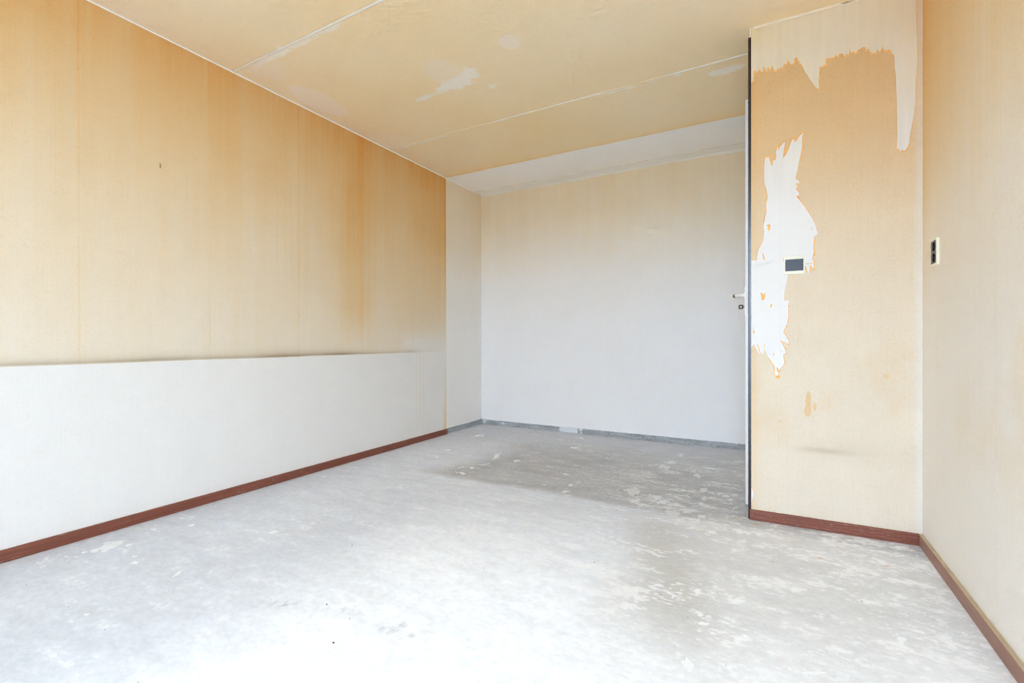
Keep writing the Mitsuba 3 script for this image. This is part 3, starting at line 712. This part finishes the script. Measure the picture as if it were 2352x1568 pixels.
bl = struct('baseboard_left', 'red-brown wooden skirting board, chalk-marked, along the left wall')
for a, b in ((YF, 1.02), (1.0204, STAIN_Y)):
    obj('board', rail(skirt_profile(0.012, BH), (XL, a, 0.0012), (XL, b, 0.0012), (1, 0, 0)), 'skirting_wood', bl, smooth=25)
bp = struct('baseboard_partition', 'red-brown wooden skirting board at the foot of the partition')
a3 = np.array([*(PA - 0.0055 * PT), 0.001])
b3 = np.array([*(PB - 0.013 * PT), 0.001])
n3 = np.array([pn[0], pn[1], 0])
obj('board', rail(skirt_profile(0.013, BH), a3, b3, n3), 'skirting_wood', bp, smooth=25)
br = struct('baseboard_right', 'worn brown skirting board with a raw beige top edge along the right wall')
yr = 2.482
obj('board', rail([(0.0004, 0), (0.0135, 0), (0.0135, BH - 0.0025), (0.0125, BH - 0.0010), (0.0004, BH - 0.0010)], (XR, YF, 0.001), (XR, yr, 0.001), (-1, 0, 0)), 'skirting_dusty', br)
k = obj('top_edge', rail([(0.0004, BH - 0.001), (0.0125, BH - 0.001), (0.0115, BH), (0.0004, BH)], (XR, YF, 0.001), (XR, yr, 0.001), (-1, 0, 0)), 'raw_edge', br)
part_label(k, 'raw beige top edge')

# window wall behind the camera, with the window that lights the room
wf = struct('wall_front', 'window wall behind the camera')
obj('below_sill', box(XL - 0.1, XR + 0.1, YF - 0.15, YF, -0.05, WZ0), 'wall_core', wf)
obj('above_head', box(XL - 0.1, XR + 0.1, YF - 0.15, YF, WZ1, H + 0.05), 'wall_core', wf)
obj('pier', box(XL - 0.1, WX0, YF - 0.15, YF, WZ0, WZ1), 'wall_core', wf)
obj('pier', box(WX1, XR + 0.1, YF - 0.15, YF, WZ0, WZ1), 'wall_core', wf)
wi = struct('window_1', 'wide white-framed window')
fw, y0, y1 = 0.045, YF - 0.10, YF - 0.045
obj('frame', trimesh.util.concatenate([box(WX0, WX1, y0, y1, WZ0, WZ0 + fw), box(WX0, WX1, y0, y1, WZ1 - fw, WZ1), box(WX0, WX0 + fw, y0, y1, WZ0 + fw, WZ1 - fw), box(WX1 - fw, WX1, y0, y1, WZ0 + fw, WZ1 - fw)]), 'white_lacquer', wi)
cols = 3
for i in range(1, cols):
    x = WX0 + (WX1 - WX0) * i / cols
    obj('mullion', box(x - fw / 2, x + fw / 2, y0, y1, WZ0 + fw, WZ1 - fw), 'white_lacquer', wi)
for i in range(cols):
    xa, xb = WX0 + (WX1 - WX0) * i / cols, WX0 + (WX1 - WX0) * (i + 1) / cols
    xa += fw if i == 0 else fw / 2
    xb -= fw if i == cols - 1 else fw / 2
    v = np.array([[xa, YF - 0.075, WZ0 + fw], [xb, YF - 0.075, WZ0 + fw], [xb, YF - 0.075, WZ1 - fw], [xa, YF - 0.075, WZ1 - fw]])
    obj('pane', trimesh.Trimesh(v, [[0, 1, 2], [0, 2, 3]], process=False), 'pane_glass', wi)
obj('sill', box(WX0 - 0.03, WX1 + 0.03, YF - 0.045, YF + 0.06, WZ0 - 0.02, WZ0 - 0.0005), 'white_lacquer', wi)

# ------------------------------------------------------------------ things
def on_wall(mesh, wall, u0, z0, d0=0.0):
    o, u, n = WALLS[wall]
    q = np.asarray(o, float) + u0 * np.asarray(u) + np.array([0, 0, z0]) + d0 * np.asarray(n)
    return frame_map(mesh, q, u, UP, n)


sw = thing('light_switch', 'cream light switch with a dark slate rocker on the torn partition', 'light switch')
su, sz = 0.174, 1.182
ring = trimesh.creation.extrude_polygon(sbox(-0.0405, -0.0405, 0.0405, 0.0405).buffer(-0.002).buffer(0.002, quad_segs=3).difference(sbox(-0.0352, -0.0262, 0.0352, 0.0262)), 0.0085)
obj('frame', on_wall(ring, 'partition', su, sz, 0.0), 'cream_plastic', sw)
obj('back_plate', on_wall(rbox(0.078, 0.078, 0.003, 0.002), 'partition', su, sz, 0.0001), 'slate_plastic', sw)
rock = rbox(0.0696, 0.0516, 0.0050, 0.0018)
rv = rock.vertices.copy()
rv[:, 2] += (rv[:, 2] > 0.001) * (0.0012 + 0.045 * rv[:, 1])
rock = trimesh.Trimesh(rv, rock.faces, process=False)
obj('rocker', on_wall(rock, 'partition', su, sz, 0.0040), 'slate_plastic', sw, smooth=30)

so = thing('wall_socket', 'double wall socket with black insert and cream frame on the right wall', 'power socket')
u0, z0 = -2.306, 1.1725
dep = 0.0085
WY, WZ = 0.074, 0.099
ring = trimesh.creation.extrude_polygon(sbox(-WY / 2, -WZ / 2, WY / 2, WZ / 2).buffer(-0.002).buffer(0.002, quad_segs=3).difference(sbox(-WY / 2 + 0.0035, -WZ / 2 + 0.0065, WY / 2 - 0.0075, WZ / 2 - 0.0065)), dep)
obj('frame', on_wall(ring, 'right', u0, z0, 0.0), 'cream_plastic', so)
hole = [Point(0, q * 0.0205).buffer(0.0178, quad_segs=10) for q in (1, -1)]
ins = trimesh.creation.extrude_polygon(sbox(-WY / 2 + 0.0036, -WZ / 2 + 0.0066, WY / 2 - 0.0076, WZ / 2 - 0.0066).difference(unary_union(hole)), 0.0080)
obj('insert', on_wall(ins, 'right', u0, z0, 0.0002), 'black_plastic', so)
for s in (1, -1):
    cup = lathe([(0.0, 0.0), (0.0176, 0.0), (0.0177, 0.0076), (0.0168, 0.0076), (0.0162, 0.0010), (0.0, 0.0010)], 32)
    w = obj('socket_well', on_wall(cup, 'right', u0, z0 + s * 0.0205, 0.0002), 'well_plastic', so, smooth=40)
    for q in (1, -1):
        pin = trimesh.creation.cylinder(0.0026, 0.0006, sections=12)
        obj('pin_hole', on_wall(pin, 'right', u0 + q * 0.0095, z0 + s * 0.0205, 0.0014), 'black_plastic', w)
        clip = trimesh.creation.box((0.004, 0.0022, 0.0045))
        obj('earth_clip', on_wall(clip, 'right', u0, z0 + s * 0.0205 + q * 0.0148, 0.0036), 'pin_metal', w)

ky = thing('door_key', 'dark metal key standing in the lock below the white door handle', 'key')
bow = trimesh.creation.extrude_polygon(sbox(-0.0105, -0.011, 0.0105, 0.011).buffer(-0.004).buffer(0.004, quad_segs=4).difference(sbox(-0.0048, -0.0054, 0.0048, 0.0054).buffer(-0.001).buffer(0.001)), 0.0026)
bow.apply_translation((0, 0, -0.0013))
KX, KY, KZ = XD - 0.0155, 2.662, 1.013
obj('bow', frame_map(bow, (KX - 0.0225, KY, KZ), (-1, 0, 0), (0, 0, 1), (0, 1, 0)), 'key_metal', ky)
sh = trimesh.creation.cylinder(0.0022, 0.0175, sections=12)
obj('shank', frame_map(sh, (KX - 0.0052, KY, KZ), (0, 1, 0), UP, (-1, 0, 0)), 'key_metal', ky, smooth=40)

SCRAPS = [
    (-0.078, 2.4035, 0.017, 0.005, -0.15, 'leftmost orange scrap of wallpaper, on the floor at the left end of the partition skirting'),
    (-0.058, 2.400, 0.012, 0.006, -0.4, 'second orange scrap of wallpaper from the left end of the partition skirting'),
    (0.031, 2.434, 0.012, 0.005, 0.1, 'orange scrap of wallpaper against the partition skirting, right of the pair at its end'),
    (0.003, 2.029, 0.010, 0.006, 0.7, 'tiny curled orange scrap of wallpaper alone on the open floor, nearest the camera'),
    (0.162, 2.153, 0.015, 0.004, 0.3, 'thin orange scrap of wallpaper on the open floor below the middle of the partition'),
    (0.237, 2.303, 0.011, 0.004, -0.3, 'pale thin scrap of wallpaper on the floor below the right part of the partition'),
    (0.377, 2.197, 0.016, 0.003, -0.5, 'brown sliver of wallpaper on the floor near the right-hand corner'),
]
for i, (x, y, L, w, a, text) in enumerate(SCRAPS):
    k = key_for('wallpaper_scrap')
    r = np.random.default_rng(500 + i)
    n = 7
    t = np.linspace(-1, 1, n)
    half = w / 2 * (1 - 0.75 * np.abs(t) ** 1.5) * (1 + 0.25 * r.normal(size=n))
    zz = 0.0006 + 0.0022 * t ** 2 * (0.5 + r.uniform(size=n) * 0.5)
    mid = 0.15 * w * np.sin(2.2 * t + i)
    ca, sa = math.cos(a), math.sin(a)
    rows = []
    for sgn, lift in ((1, 0), (-1, 0), (1, 0.0003), (-1, 0.0003)):
        lx, ly = t * L / 2, mid + sgn * half
        rows.append(np.column_stack([x + lx * ca - ly * sa, y + lx * sa + ly * ca, zz + lift]))
    v = np.vstack(rows)
    f = []
    for j in range(n - 1):
        for A, B in ((0, 1), (3, 2), (2, 0), (1, 3)):
            f += [[A * n + j, B * n + j, B * n + j + 1], [A * n + j, B * n + j + 1, A * n + j + 1]]
    for A, B, c_, d_ in ((0, 1, 3, 2),):
        for j in (0, n - 1):
            f += [[A * n + j, B * n + j, c_ * n + j], [A * n + j, c_ * n + j, d_ * n + j]]
    m = trimesh.Trimesh(v, f, process=False)
    m.fix_normals()
    scene[k] = mikit.ply(m, 'orange_scrap')
    labels[k] = {'label': text, 'category': 'paper scrap', 'group': 'wallpaper scraps on the floor'}

# grains of grit strewn over the screed: nobody could count them
gr = np.random.default_rng(11)
bits = []
for i in range(70):
    x, y = gr.uniform(-2.3, 0.45), gr.uniform(0.5, 3.85)
    if y > 2.42 and x > -0.15:
        continue
    s = 0.0010 + 0.0016 * gr.uniform() ** 3
    b = trimesh.creation.icosahedron()
    b.apply_scale((s * gr.uniform(0.8, 1.5), s * gr.uniform(0.8, 1.3), s * 0.8))
    b.apply_translation((x, y, s * 0.5))
    bits.append(b)
scene['floor_grit'] = mikit.ply(trimesh.util.concatenate(bits), 'grit')
labels['floor_grit'] = {'label': 'dark grains of grit strewn over the bare screed', 'category': 'grit', 'kind': 'stuff'}
